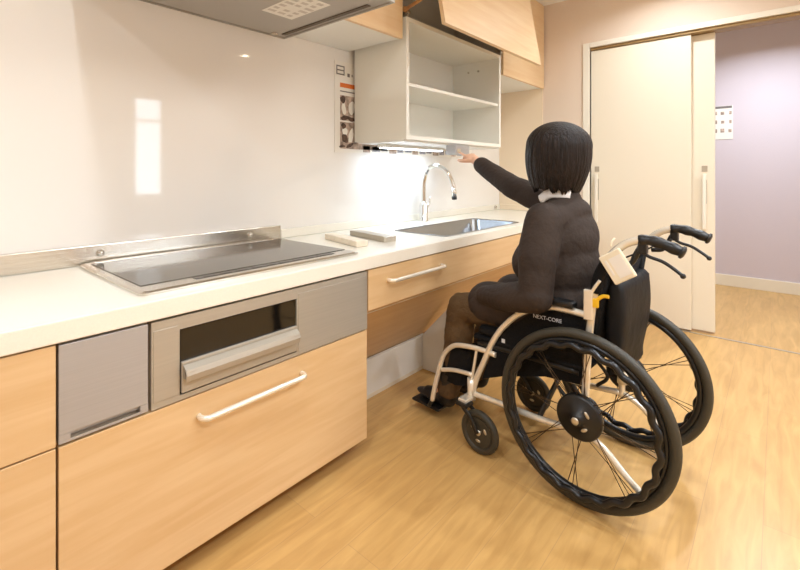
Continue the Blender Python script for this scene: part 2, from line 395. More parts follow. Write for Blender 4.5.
box(fb, (XD0+.024, F+.010, ZS+.010), (XF1-.018, F+.020, ZS+.024))
fp = obj('flap_door', fb, 'steelflap', bc); fp['label'] = 'cool grey steel flap door'
bm = bmesh.new(); prism(bm, [(F-.001, ZS+.010), (F+.008, ZS+.010), (F+.008, ZS+.014)], 'x', XD0+.024, XF1-.018); obj('finger_groove', bm, 'steel', fp)

# grill built into the front
GX0, GX1 = .451, 1.241
gr = thing('fish_grill', 'steel fronted grill with black glass window built in below the hob', 'grill', (0, 0, 0))
WXa, WXb, WZa, WZb = .522, .905, .492, .667
bm = bmesh.new()
for a, b in (((GX0, ZS+.001), (WXa, ZT-.006)), ((WXb, ZS+.001), (GX1, ZT-.006)), ((WXa, ZS+.001), (WXb, WZa)), ((WXa, WZb), (WXb, ZT-.006))): box(bm, (a[0], F-.001, a[1]), (b[0], F+.02, b[1]))
box(bm, (GX0+.004, F-.0028, ZS+.018), (WXa-.004, F, ZT-.028), .0012); box(bm, (WXb+.006, F-.0028, ZS+.004), (GX1-.003, F, ZT-.024), .0012)
obj('front_panel', bm, 'steelfront', gr)
B('oven_box', (GX0+.01, F+.021, ZS+.002), (GX1-.01, -.24, ZT-.003), 'black', gr)
bm = bmesh.new(); box(bm, (WXa+.003, F+.002, WZa+.003), (WXb-.003, F+.018, WZb-.003)); gd = obj('grill_door', bm, 'glass_black', gr)
bm = bmesh.new(); box(bm, (WXa+.003, F-.008, WZa+.006), (WXb-.003, F+.002, WZa+.088), .002)
obj('lower_trim', bm, 'steelfront', gd)
bm = bmesh.new()
prism(bm, [(F-.026, .532), (F-.030, .548), (F-.026, .562), (F-.010, .572), (F-.010, .562), (F-.022, .548)], 'x', WXa+.006, WXb-.006)
for xx in (WXa+.006, WXb-.030): box(bm, (xx, F-.028, .536), (xx+.024, F-.008, .560), .003)
obj('handle', bm, 'steelfront', gd)

# sink cabinet: drawer front and sloping shin panel
sc_ = thing('sink_cabinet', 'maple sink cabinet with open knee space and sloping lower panel', 'cabinet', (0, 0, 0))
SXa, SXb = 1.249, 3.58
d2 = B('drawer', (SXa, F, .545), (2.75, F+.020, ZT-.004), 'wood', sc_, .0015)
bm = bmesh.new(); bar_handle(bm, 1.365, 1.745, .645, .645, F); obj('handle', bm, 'champagne', d2)
d3 = B('fixed_front', (2.754, F, .545), (SXb, F+.020, ZT-.004), 'wood', sc_, .0015)
bm = bmesh.new(); prism(bm, [(F+.020, .547), (F+.040, .547), (-.33, .185), (-.35, .185)], 'x', SXa, SXb-.02); obj('shin_panel', bm, 'wood', sc_)
bm = bmesh.new(); prism(bm, [(F+.041, .547), (F+.041, ZT-.19), (-.33, ZT-.19), (-.328, .187)], 'x', SXa+.002, SXb-.022); obj('body', bm, 'white', sc_)
# low white pipe cover and side support
pc = B('pipe_cover_panel', (1.245, -.372, 0), (1.975, -.352, .184), 'white', None, .002)
tag(pc, 'low white panel closing the foot space beneath the sloping maple panel', 'panel')
bm = bmesh.new(); box(bm, (1.245, -.3735, .0), (1.975, -.3722, .018)); obj('floor_strip', bm, 'skirt', pc)
bm = bmesh.new(); prism(bm, [(-.545, .0), (-.352, .0), (-.352, .184), (-.369, .184), (-.545, .375)], 'x', 1.977, 2.0)
sp = obj('support_panel', bm, 'white'); tag(sp, 'white upright support panel under the sink, to the right of the low white panel', 'panel')
# left neighbour base unit (runs out of the picture)
lb = thing('base_cabinet', 'maple base cabinet at the left end of the worktop with two drawers', 'cabinet', (0, 0, 0))
B('body', (XW0+.01, F+.022, .06), (XD0-.003, -.02, ZT-.002), 'wood', lb)
B('plinth', (XW0+.03, -.55, 0), (XD0-.02, -.05, .059), 'wooddark', lb)
for z0, z1 in ((.06, ZS-.003), (ZS+.001, ZT-.004)):
    dd = B('drawer', (XW0+.01, F, z0), (XD0-.003, F+.020, z1), 'wood', lb, .0015)
    bm = bmesh.new(); bar_handle(bm, -.30, .0, z1-.06, z1-.06, F); obj('handle', bm, 'champagne', dd)

# induction hob
HX0, HX1, HY0, HY1 = .445, 1.262, -.592, -.036
hb = thing('induction_hob', 'wide grey glass hob with steel edge let into the worktop', 'hob', (0, 0, ZC))
bm = bmesh.new()
def slab(bm, L0, L1):
    A = [bm.verts.new(v) for v in L0]; Bq = [bm.verts.new(v) for v in L1]; n = len(A)
    bm.faces.new(A); bm.faces.new(list(reversed(Bq)))
    for k in range(n): bm.faces.new((A[k], Bq[k], Bq[(k+1) % n], A[(k+1) % n]))
slab(bm, rr(HX0, HY0, HX1, HY1, .02, .0006), rr(HX0, HY0, HX1, HY1, .02, .007)); 
slab(bm, rr(HX0+.006, HY0+.006, HX1-.006, HY1-.006, .016, .007), rr(HX0+.010, HY0+.010, HX1-.010, HY1-.010, .014, .0105))
obj('steel_edge', bm, 'steel', hb)
bm = bmesh.new(); box(bm, (HX0+.028, HY0+.075, .0105), (HX1-.012, HY1-.045, .0125), .0008); obj('glass_top', bm, 'hobglass', hb)
bm = bmesh.new(); box(bm, (HX0+.17, HY0+.040, .0105), (HX1-.10, HY0+.066, .0118)); 
for k in range(9): box(bm, (HX0+.20+k*.055, HY0+.046, .0118), (HX0+.232+k*.055, HY0+.060, .0123))
obj('control_strip', bm, 'hobdark', hb)
bm = bmesh.new(); box(bm, (HX0+.04, HY1-.040, .0105), (HX1-.03, HY1-.012, .0135), .001)
for k in range(24): box(bm, (HX0+.06+k*.03, HY1-.035, .0135), (HX0+.078+k*.03, HY1-.017, .0145))
obj('rear_vent', bm, 'steel', hb)
# steel splash strip behind the hob
ss = thing('splash_strip', 'low stainless steel strip standing against the wall behind the hob', 'splashback', (0, 0, ZC))
bm = bmesh.new(); box(bm, (XW0, -.026, .0006), (1.288, -.0006, .068), .003); obj('strip', bm, 'steel', ss)
for x in (.515, 1.118):
    bm = bmesh.new(); lathe(bm, (x, -.026, .038), (0, -1, 0), [(.013, 0), (.013, .004), (.009, .007), (.009, .011), (.005, .013), (0, .013)], 20); obj('bolt', bm, 'chrome', ss)

# tap
tp = thing('kitchen_tap', 'tall chrome swan-neck tap standing behind the sink', 'tap', (2.375, -.085, ZC))
bm = bmesh.new(); lathe(bm, (0, 0, .0006), (0, 0, 1), [(.034, 0), (.034, .006), (.029, .012), (.027, .115), (.019, .125), (0.016, .13)], 28); obj('tap_body', bm, 'chrome', tp)
bm = bmesh.new()
tube(bm, [(0, 0, .12), (-.002, 0, .20), (-.003, -.005, .27), (.0, -.035, .345), (.012, -.10, .365), (.03, -.165, .325), (.045, -.195, .25), (.05, -.20, .22)], .0145, 14, n=6); obj('spout', bm, 'chrome', tp)
bm = bmesh.new(); cyl(bm, (.049, -.20, .225), (.053, -.203, .170), .0155, 20, .0165); obj('spray_head', bm, 'chrome', tp)
bm = bmesh.new(); cyl(bm, (.053, -.203, .1699), (.0545, -.2035, .150), .0168, 20); obj('nozzle', bm, 'black', tp)
bm = bmesh.new(); tube(bm, [(.02, -.004, .09), (.045, -.008, .115), (.055, -.012, .16)], lambda t: .011-.004*t, 12); obj('lever', bm, 'chrome', tp)
bm = bmesh.new(); lathe(bm, (0, 0, 0), (0, 1, 0), [(.014, 0), (.014, .012), (.010, .016), (0, .016)], 20)
o = obj('drain_knob', bm, 'steel', None, (3.50, -.0135, ZC+.022)); o.rotation_euler = (0, 0, PI); tag(o, 'small round steel knob on the low upstand at the far end of the worktop', 'knob')
# blocks on the worktop between hob and sink
bm = bmesh.new(); box(bm, (-.15, -.030, 0), (.15, .030, .026), .003)
o = obj('sample_block', bm, 'tan', None, (1.425, -.335, ZC+.0005)); o.rotation_euler = (0, 0, math.radians(76)); tag(o, 'pale wooden sample block lying on the worktop, nearer the hob', 'sample block')
t = thing('sample_block', 'grey-brown sample block with steel end lying on the worktop, nearer the sink', 'sample block', (1.60, -.325, ZC+.0005), math.radians(80))
B('slab', (-.15, -.030, 0), (.13, .030, .026), 'taupe', t, .002); B('end_cap', (-.168, -.031, 0), (-.1502, .031, .027), 'steel', t, .002)

# ------------------------------------------------------------------ range hood and wall cabinets
ZW = 1.77; YW = -.40; CT = CEIL-.002
hd = thing('range_hood', 'flat grey range hood above the hob with a notice on its underside', 'range hood', (0, 0, 1.749))
HXa, HXb, HYa = .43, 1.326, -.72
bm = bmesh.new()
prism(bm, [(HXa, .0), (HXb, .0), (HXb, .045), (HXb-.03, .075), (HXa+.03, .075), (HXa, .045)], 'y', HYa, -.002)
# raised rim around the underside
box(bm, (HXa, HYa, -.006), (HXb, HYa+.012, 0)); box(bm, (HXb-.010, HYa+.012, -.006), (HXb, -.002, 0)); box(bm, (HXa, HYa+.012, -.006), (HXa+.010, -.002, 0)); box(bm, (HXa+.01, -.012, -.006), (HXb-.01, -.002, 0))
obj('canopy', bm, 'hood', hd)
B('duct_cover', (HXa+.05, -.36, .0755), (HXb-.05, -.002, CT-1.749), 'hood', hd, .003)
for xa in (HXb-.052, HXa+.030): B('side_slot', (xa, -.62, -.004), (xa+.022, -.05, -.0002), 'hooddark', hd, .0012)
bm = bmesh.new(); box(bm, (HXa+.07, -.66, -.008), (HXb-.08, -.03, -.0002), .003); rp = obj('rectifier_plate', bm, 'hood', hd)
bm = bmesh.new(); box(bm, (HXb-.112, -.072, -.016), (HXb-.086, -.046, -.0082), .003); obj('catch', bm, 'steel', hd)
bm = bmesh.new(); box(bm, (1.02, -.52, -.0092), (1.17, -.27, -.0082)); nt_ = obj('notice_sticker', bm, 'posterpaper', hd)
bm = bmesh.new()
for r_ in range(6):
    for c_ in range(3):
        if random.random() < .85: box(bm, (1.03+c_*.047, -.505+r_*.038, -.0096), (1.03+c_*.047+random.uniform(.02, .042), -.485+r_*.038, -.0093))
obj('printed_lines', bm, 'faint', nt_)

def carcass(bm, x0, x1, y0, y1, z0, z1, t=.018, open_front=True, top=True):
    box(bm, (x0, y0, z0), (x0+t, y1, z1)); box(bm, (x1-t, y0, z0), (x1, y1, z1)); box(bm, (x0+t, y0, z0), (x1-t, y1, z0+t))
    if top: box(bm, (x0+t, y0, z1-t), (x1-t, y1, z1))
    box(bm, (x0+t, y1-.006, z0+t), (x1-t, y1, z1-t))
wl = thing('wall_cabinet', 'white wall cabinet with a maple door between range hood and lowered shelf', 'cabinet', (0, 0, 0))
B('body', (1.334, YW+.020, ZW), (1.768, -.002, CT), 'white', wl)
B('door', (1.334, YW, ZW-.004), (1.768, YW+.0195, CT-.004), 'woodv', wl, .001)
wr = thing('wall_cabinet', 'white wall cabinet with a maple door in the corner by the end wall', 'cabinet', (0, 0, 0))
B('body', (2.885, YW+.020, ZW), (XE-.0125, -.002, CT), 'white', wr)
B('door', (2.885, YW, ZW-.004), (XE-.0125, YW+.0195, CT-.004), 'woodv', wr, .001)
# bay with lift-up door
bay = thing('wall_cabinet', 'open wall cabinet bay with its maple door lifted, above the lowered shelf', 'cabinet', (0, 0, 0))
bm = bmesh.new(); BX0, BX1 = 1.770, 2.883
box(bm, (BX0, YW+.02, 1.90), (BX0+.018, -.002, CT)); box(bm, (BX1-.018, YW+.02, 1.90), (BX1, -.002, CT)); box(bm, (BX0+.018, YW+.02, CT-.02), (BX1-.018, -.002, CT)); box(bm, (BX0+.018, -.012, 1.90), (BX1-.018, -.002, CT-.02))
obj('body', bm, 'hood', bay)
# lifted door: a thick leaf tilted outwards
lo = Vector((0, -.675, 1.782)); hi = Vector((0, -.585, 2.30)); dv = (hi-lo).normalized(); nv = Vector((0, dv.z, -dv.y))
bm = bmesh.new()
pts = [lo, hi, hi+nv*.020, lo+nv*.020]
prism(bm, [(p.y, p.z) for p in pts], 'x', 1.745, 2.868); ld = obj('lift_door', bm, 'woodv', bay)
for nm, xa in (('lift_arm', 1.793), ('lift_arm', 2.855)):
    bm = bmesh.new(); tube(bm, [(xa, YW-.001, 1.925), (xa, -.54, 1.96), (xa, -.625, 2.03)], .008, 8, smooth=False, flat=(1.3, .6)); cyl(bm, (xa-.008, YW+.004, 1.925), (xa+.008, YW+.004, 1.925), .014, 16)
    obj(nm, bm, 'wooddark', bay)
# lowered shelf unit
DX0, DX1, DZ0, DZ1 = 1.798, 2.843, 1.2535, 1.889
du = thing('pull_down_shelf', 'off-white open shelf unit lowered from the wall cabinets over the sink', 'shelf unit', (0, 0, 0))
bm = bmesh.new(); carcass(bm, DX0, DX1, YW, -.020, DZ0, DZ1, .022); obj('body', bm, 'cabwhite', du)
B('shelf', (DX0+.0222, YW+.010, 1.535), (DX1-.0222, -.0265, 1.553), 'cabwhite', du, .001)
for y in (-.16, -.24):
    bm = bmesh.new(); cyl(bm, (DX1-.0222, y, 1.80), (DX1-.029, y, 1.80), .007, 14); obj('shelf_peg', bm, 'steel', du)
for x in (DX0+.002, DX1-.012):
    bm = bmesh.new(); box(bm, (x, YW-.006, DZ1+.0005), (x+.010, YW+.03, DZ1+.05), .001); box(bm, (x-.006, YW-.012, DZ1+.012), (x+.016, YW+.008, DZ1+.03), .001); obj('lift_bracket', bm, 'steel', du)
B('finger_rail', (DX0, YW+.02, DZ0-.010), (DX1, -.05, DZ0-.0002), 'white', du, .001)
# lamp and control below it
ll = thing('cabinet_light', 'slim lit light bar fixed under the lowered shelf unit', 'light', (2.18, -.15, DZ0-.0105))
B('housing', (-.30, -.028, -.020), (.30, .028, 0), 'white', ll, .003)
B('diffuser', (-.285, -.022, -.024), (.285, .022, -.0201), 'glow_cool', ll)
area_light('bar_lamp', (0, 0, -.030), .56, 1.6, COOL, 'RECTANGLE', .04, parent=ll)
cb = thing('control_unit', 'small grey switch box under the front edge of the lowered shelf', 'switch', (2.300, -.390, DZ0-.0105))
B('case', (-.075, -.040, -.058), (.075, .030, 0), 'steelflap', cb, .004)
B('switch_button', (-.065, -.044, -.044), (-.030, -.0401, -.022), 'silver', cb, .001)

# poster on the wall behind the lowered shelf
po = thing('poster', 'white poster with kitchen pictures half hidden behind the lowered shelf', 'poster', (0, -.0006, 0))
B('sheet', (1.66, -.003, 1.192), (3.13, 0, 1.705), 'posterpaper', po)
def flat(name, rects, m):
    bm = bmesh.new()
    for x0, z0, x1, z1 in rects: box(bm, (x0, -.0038, z0), (x1, -.0031, z1))
    return obj(name, bm, m, po)
gx, gz = 1.672, 1.628; gw, gh = .062, .052; s = .007
flat('symbol', [(gx, gz, gx+s, gz+gh), (gx+gw-s, gz, gx+gw, gz+gh), (gx, gz, gx+gw, gz+s), (gx, gz+gh-s, gx+gw, gz+gh), (gx, gz+gh/2-s/2, gx+gw, gz+gh/2+s/2), (gx+.085, gz-.004, gx+.103, gz+.016), (gx+.118, gz, gx+.126, gz+.014)], 'grey_print')
flat('orange_band', [(1.70, 1.560, 3.08, 1.585)], 'orange')
flat('grey_line', [(1.70, 1.535, 3.08, 1.541)], 'grey_print')
def blobs(name, spec, m):
    for cx, cz, rx, rz, a, y in spec:
        bm = bmesh.new(); n = 22; vs = []
        for k in range(n):
            t = 2*PI*k/n; q = 1+.55*noise.noise(Vector((cx*20+math.cos(t), cz*20+math.sin(t), 3)))
            x = rx*q*math.cos(t); z = rz*q*math.sin(t); vs.append((cx+x*math.cos(a)-z*math.sin(a), cz+x*math.sin(a)+z*math.cos(a)))
        prism(bm, vs, 'y', -y, -.0031); obj(name, bm, m, po)
flat('picture', [(1.70, 1.375, 2.1, 1.515), (1.70, 1.215, 2.1, 1.365)], 'inkmid')
blobs('picture_figure', [(1.722, 1.492, .020, .020, 0, .0046), (1.735, 1.39, .035, .012, .2, .0046), (1.79, 1.385, .035, .012, -.2, .0046), (1.725, 1.345, .018, .016, 0, .0046), (1.735, 1.272, .022, .024, .5, .0046), (1.775, 1.235, .03, .010, .4, .0046), (1.715, 1.228, .02, .009, .1, .0046)], 'inkbrown')
blobs('picture_light_area', [(1.73, 1.44, .017, .036, .15, .0044), (1.735, 1.31, .02, .022, .3, .0044), (1.79, 1.45, .022, .04, 0, .0044), (1.785, 1.29, .018, .04, -.3, .0044)], 'posterpaper')
for k in range(15):
    x = 1.885+.079*k; bm = bmesh.new(); box(bm, (x, -.0038, 1.200+.006*(k % 3)), (x+.060+.008*(k % 2), -.0031, 1.238)); obj('lower_picture', bm, 'inkblue' if k % 3 else 'inkmid', po)

# notice in the next room
nb = thing('wall_notice', 'small printed notice on the mauve wall beyond the sliding doors', 'notice', (XF-.0006, 0, 0))
B('sheet', (-.003, -1.515, 1.395), (0, -1.300, 1.715), 'posterpaper', nb)
bm = bmesh.new(); box(bm, (-.0038, -1.508, 1.690), (-.0031, -1.31, 1.712)); obj('header_bar', bm, 'grey_print', nb)
for r_ in range(3):
    for c_ in range(3):
        bm = bmesh.new(); box(bm, (-.0038, -1.355-c_*.062-random.uniform(0, .012), 1.63-r_*.085), (-.0031, -1.395-c_*.055, 1.655-r_*.085+random.uniform(0, .012))); obj('printed_symbol', bm, 'inkmid', nb)

# ================================================================== WHEELCHAIR
HDG = .067
wc = thing('wheelchair', 'manual wheelchair with champagne frame and large black wheels, person seated in it', 'wheelchair', (1.7435, -1.366, 0), -HDG)
WR = .2845
def circ(r, x, n=72, amp=0, waves=0, cy=0, cz=WR):
    return [(x, cy+(r+amp*math.sin(waves*2*PI*k/n))*math.cos(2*PI*k/n), cz+(r+amp*math.sin(waves*2*PI*k/n))*math.sin(2*PI*k/n)) for k in range(n)]
for s in (-1, 1):
    x = s*.23
    bm = bmesh.new(); tube(bm, circ(.245, x), .011, 10, closed=True, flat=(1.2, 1.0)); rw = obj('rear_wheel', bm, 'rim_black', wc)
    bm = bmesh.new(); tube(bm, circ(WR-.0165, x, 96), .0165, 14, closed=True); obj('tyre', bm, 'rubber', rw)
    bm = bmesh.new(); tube(bm, circ(.236, x+s*.032, 240, .0045, 22), .0105, 10, closed=True)
    for k in range(6):
        a = 2*PI*(k+.5)/6; c_, s_ = math.cos(a), math.sin(a)
        tube(bm, [(x+s*.030, .232*c_, WR+.232*s_), (x+s*.004, .243*c_, WR+.243*s_)], .004, 8, smooth=False)
    obj('hand_rim', bm, 'rim_black', rw)
    bm = bmesh.new(); lathe(bm, (x-s*.03, 0, WR), (s, 0, 0), [(.020, 0), (.020, .012), (.066, .016), (.073, .022), (.073, .040), (.066, .046), (.024, .050), (.020, .062), (.012, .068), (0, .068)], 36); obj('hub', bm, 'black', rw)
    bm = bmesh.new(); lathe(bm, (x+s*.0385, 0, WR), (s, 0, 0), [(.012, 0), (.012, .003), (.006, .0045), (0, .0045)], 20)
    for a in (2.5, 4.1):
        cc = Vector((x+s*.018, math.cos(a)*.036, WR+math.sin(a)*.036)); ell(bm, cc, (.004, .012, .006), Matrix.Rotation(a+PI/2, 3, 'X'))
    obj('hub_cap', bm, 'silver', rw)
    for g in range(8):
        for j in (-1, 0, 1):
            a = 2*PI*g/8+.2+s*.1; ar = a+j*.07; ah = a+j*-.9
            bm = bmesh.new(); hx = x+s*(.012 if j else -.02)
            tube(bm, [(hx, .030*math.cos(ah), WR+.030*math.sin(ah)), (x, .236*math.cos(ar), WR+.236*math.sin(ar))], .0014, 6, smooth=False); obj('spoke', bm, 'spoke', rw)
    # frame side
    xs = s*.19
    cx, cyy, cr = (-.240 if s < 0 else .195), .375, .082
    bm = bmesh.new()
    tube(bm, [(xs, .005, .20), (xs, .0, .30), (xs, -.012, .50), (xs, -.028, .66), (xs, -.045, .74), (xs, -.075, .805), (xs, -.115, .851), (xs, -.155, .872), (xs, -.19, .874)], .0125, 14)   # back post and push handle
    tube(bm, [(xs, -.02, .607), (xs, .05, .612), (xs, .13, .606), (xs, .225, .565), (xs, .30, .495), (xs, .35, .42), (xs, .39, .33), (xs, .425, .25), (xs, .44, .19)], .0115, 14)   # arm tube
    tube(bm, [(xs, .335, .375), (xs, .40, .378), (xs, .47, .372), (xs, .53, .358), (xs, .575, .32), (xs, .60, .27), (xs, .635, .15), (xs, .65, .085)], .0105, 12)   # seat rail into leg rest
    tube(bm, [(xs, .005, .215), (xs, .15, .200), (xs, .33, .195), (xs, .44, .19)], .0115, 12)   # lower rail
    tube(bm, [(xs, .0, .215), (xs, -.06, .19), (xs, -.13, .13), (xs, -.19, .085)], .0105, 12)   # tipping lever
    tube(bm, [(xs, .44, .265), (xs, .53, .255), (xs, .60, .235)], .009, 10)
    tube(bm, [(xs-s*-.004, .235, .560), (xs+s*.012, .27, .585), (xs+s*.02, .31, .612)], .008, 10)
    tube(bm, [(xs, .42, .385), (xs, .435, .30), (xs, .45, .22)], .006, 10)
    obj('side_frame', bm, 'champagne', wc)
    bm = bmesh.new(); tube(bm, [(xs-s*.012, .02, .405), (xs-s*.012, .20, .405), (xs-s*.012, .42, .400)], .012, 10); obj('seat_rail', bm, 'black', wc)
    bm = bmesh.new(); cyl(bm, (xs, .445, .250), (xs, .445, .165), .018, 18); box(bm, (min(xs, cx)-.012, .43, .168), (max(xs, cx)+.012, .47, .184), .004); obj('frame_joint', bm, 'champagne', wc); bm = bmesh.new(); cyl(bm, (xs, 0, WR+.03), (xs, 0, WR-.03), .02, 18); obj('frame_joint', bm, 'champagne', wc); bm = bmesh.new(); tube(bm, [(xs, 0, WR), (x-s*.03, 0, WR)], .012, 12, smooth=False); obj('axle', bm, 'champagne', wc)
    bm = bmesh.new(); tube(bm, [(xs, -.165, .874), (xs, -.19, .877), (xs, -.22, .872), (xs, -.25, .862), (xs, -.275, .852)], lambda t: .0165+.0015*math.sin(t*18), 16); lathe(bm, (xs, -.273, .853), (0, -.92, -.39), [(.0195, 0), (.0195, .006), (.012, .010), (0, .010)], 18); gp = obj('push_grip', bm, 'black', wc)
    bm = bmesh.new(); box(bm, (xs-.013, -.186, .834), (xs+.013, -.162, .892), .004); tube(bm, [(xs, -.165, .845), (xs, -.19, .828), (xs, -.225, .818), (xs, -.255, .800), (xs, -.275, .785)], .0052, 10); ell(bm, (xs, -.277, .783), (.008, .008, .008), seg=12)
    tube(bm, [(xs, -.165, .85), (xs, -.14, .80), (xs, -.10, .79)], .008, 10); obj('brake_lever', bm, 'black', gp)
    bm = bmesh.new(); tube(bm, [(xs-s*.012, -.17, .84), (xs-s*.02, -.10, .80), (xs-s*.02, -.04, .74), (xs-s*.02, -.01, .60), (xs-s*.01, .01, .45), (xs, .0, .34)], .0028, 8); obj('brake_cable', bm, 'black', wc)
    bm = bmesh.new(); box(bm, (xs-.022, .03, .622), (xs+.022, .235, .645), .009, seg=3); obj('arm_pad', bm, 'black', wc)
    # skirt guard (black panel)
    xg = xs-s*.006
    bm = bmesh.new()
    poly = [(-.0, .595), (.10, .597), (.20, .563), (.29, .488), (.34, .41), (.375, .33), (.40, .26), (.31, .30), (.14, .355), (.0, .37)]
    prism(bm, poly, 'x', xg-.002, xg+.002); sg = obj('skirt_guard', bm, 'fabric_black', wc)
    bm = bmesh.new(); box(bm, (xg+s*.0022, .298, .415), (xg+s*.003, .312, .445)); obj('label_patch', bm, 'print', sg)
    # caster
    bm = bmesh.new(); tube(bm, circ(cr-.014, cx, 48, cy=cyy, cz=cr), .014, 12, closed=True); lathe(bm, (cx-.009, cyy, cr), (1, 0, 0), [(.055, 0), (.055, .018)], 32)
    cw = obj('front_caster', bm, 'rubber', wc)
    bm = bmesh.new()
    for k in range(3):
        a = 2*PI*k/3+.6
        for sd in (-1, 1): ell(bm, (cx+sd*.0095, cyy+math.cos(a)*.032, cr+math.sin(a)*.032), (.002, .011, .006), Matrix.Rotation(a+PI/2, 3, 'X'), 12)
    lathe(bm, (cx-.014, cyy, cr), (1, 0, 0), [(.010, 0), (.010, .028)], 16); obj('caster_hub', bm, 'silver', cw)
    bm = bmesh.new()
    for sd in (-1, 1): tube(bm, [(cx+sd*.021, cyy, cr), (cx+sd*.021, cyy+.03, cr+.05), (cx+sd*.018, cyy+.07, cr+.082)], .007, 8, flat=(1.5, .6))
    box(bm, (cx-.025, cyy+.045, cr+.078), (cx+.025, cyy+.10, cr+.092), .004); obj('caster_fork', bm, 'black', cw)
    bm = bmesh.new(); tube(bm, [(xs, -.036, .69), (xs, -.047, .745), (xs, -.074, .803)], .0185, 12); obj('backrest_sleeve', bm, 'fabric_black', wc)
    # side flap of the leg rest
    xl = s*.174
    bm = bmesh.new(); prism(bm, [(.46, .352), (.52, .350), (.575, .325), (.605, .265), (.622, .195), (.54, .185), (.46, .205)], 'x', xl-.003, xl+.003); obj('leg_guard', bm, 'fabric_black', wc)
    # foot plate
    bm = bmesh.new(); box(bm, (s*.185, .62, .040), (s*.03, .775, .052), .005); tube(bm, [(xs, .65, .085), (xs, .665, .060), (s*.17, .68, .048)], .009, 10); obj('footplate', bm, 'black', wc)
    bm = bmesh.new(); tube(bm, [(xs-s*.02, .10, .33), (xs-s*.02, .05, .27), (xs-s*.02, .09, .22)], .007, 8); obj('parking_brake', bm, 'black', wc)
# lettering on the near skirt guard
cu = bpy.data.curves.new('lettering', 'FONT'); cu.body = 'NEXT-CORE'; cu.size = .019; cu.extrude = .0004; cu.space_character = 1.0
to = bpy.data.objects.new('lettering', cu); C.objects.link(to)
dg = bpy.context.evaluated_depsgraph_get(); dg.update()
me = bpy.data.meshes.new_from_object(to.evaluated_get(dg)); bpy.data.objects.remove(to)
lt = bpy.data.objects.new('lettering', me); C.objects.link(lt); me.materials.clear(); me.materials.append(M['print'])
lt.parent = wc; lt.matrix_local = Matrix.Translation((-.1985, .178, .560)) @ Matrix(((0, 0, -1, 0), (-1, 0, 0, 0), (0, 1, 0, 0), (0, 0, 0, 1))) @ Matrix.Rotation(math.radians(2), 4, 'Z')
# seat, backrest, cross brace
B('seat', (-.19, -.005, .412), (.19, .44, .432), 'fabric_black', wc, .008)
B('seat_cushion', (-.185, .01, .433), (.185, .42, .470), 'fabric_black', wc, .014, 3)
bm = bmesh.new()
n = 14; prv = None
for i in range(n+1):
    u = i/n; xx = -.19+.38*u; yb = -.035-.022*math.sin(PI*u)
    cur = [bm.verts.new((xx, yb+.02, .47)), bm.verts.new((xx, yb, .66)), bm.verts.new((xx, yb-.022, .76)), bm.verts.new((xx, yb-.034, .762)), bm.verts.new((xx, yb-.012, .66)), bm.verts.new((xx, yb+.008, .47))]
    if prv:
        for k in range(6): f = bm.faces.new((prv[k], prv[(k+1) % 6], cur[(k+1) % 6], cur[k])); f.smooth = True
    else: bm.faces.new(cur)
    prv = cur
bm.faces.new(list(reversed(prv))); obj('backrest', bm, 'fabric_black', wc)
bm = bmesh.new()
for yy in (.16, .175): tube(bm, [(-.185 if yy < .17 else .185, yy, .205), (.18 if yy < .17 else -.18, yy, .402)], .010, 10, smooth=False, flat=(1.4, .8))
obj('cross_brace', bm, 'black', wc)
bm = bmesh.new()
prv = None
for (xx, y0) in ((-.182, .47), (-.184, .55), (-.17, .54), (-.10, .515), (0, .505), (.10, .515), (.17, .54), (.184, .55), (.182, .47)):
    cur = [bm.verts.new((xx, y0, .345)), bm.verts.new((xx, y0+.035, .215)), bm.verts.new((xx*.97, y0+.028, .215)), bm.verts.new((xx*.97, y0-.007, .345))]
    if prv:
        for k in range(4): f = bm.faces.new((prv[k], prv[(k+1) % 4], cur[(k+1) % 4], cur[k]))
    else: bm.faces.new(cur)
    prv = cur
bm.faces.new(list(reversed(prv)))
obj('calf_strap', bm, 'fabric_black', wc)
# yellow and white release lever at the near back post
bm = bmesh.new(); box(bm, (-.214, -.052, .645), (-.2035, -.022, .675), .004); tube(bm, [(-.208, -.04, .665), (-.208, -.062, .685), (-.208, -.082, .688)], .006, 8); rl = obj('release_lever', bm, 'yellow', wc); rl['label'] = 'yellow release lever'
bm = bmesh.new(); box(bm, (-.216, -.035, .60), (-.2032, -.005, .70), .004); tube(bm, [(-.209, -.028, .69), (-.209, -.042, .715), (-.209, -.055, .735)], .0055, 8); obj('lever_mount', bm, 'champagne', wc)

# ------------------------------------------------------------------ bag hung behind the backrest
CO = Vector((1.7435, -1.366, 0)); RZ = Matrix.Rotation(-HDG, 4, 'Z')
def Wl(p): return CO+RZ @ Vector(p)
bag = thing('hanging_bag', 'black cloth bag hanging behind the wheelchair backrest', 'bag', Wl((0, -.062, .41)), -HDG)
bm = bmesh.new(); n, m_ = 28, 20; ring = []
for j in range(m_+1):
    v = j/m_; z = .315*v; ty = .020+.016*math.sin(PI*min(1, (1-v)*1.0+.1)); tx = .160-.02*(1-v)**3
    if j == 0 or j == m_: tx -= .02; ty *= .6
    row = []
    for i in range(n):
        a = 2*PI*i/n; ca, sa = math.cos(a), math.sin(a)
        px = tx*math.copysign(abs(ca)**.35, ca); py = ty*math.copysign(abs(sa)**.6, sa)-.012*(v > .5)*(v-.5)
        wv = .006*noise.noise(Vector((px*14, z*7, 2)))+.004*math.sin(px*60+z*10)*(1-v)
        row.append(bm.verts.new((px, py-.015+(wv if sa < 0 else 0), z)))
    ring.append(row)
for j in range(m_):
    for i in range(n): f = bm.faces.new((ring[j][i], ring[j][(i+1) % n], ring[j+1][(i+1) % n], ring[j+1][i])); f.smooth = True
bm.faces.new(list(reversed(ring[0]))); bm.faces.new(ring[-1]); obj('pouch', bm, 'bagcloth', bag)
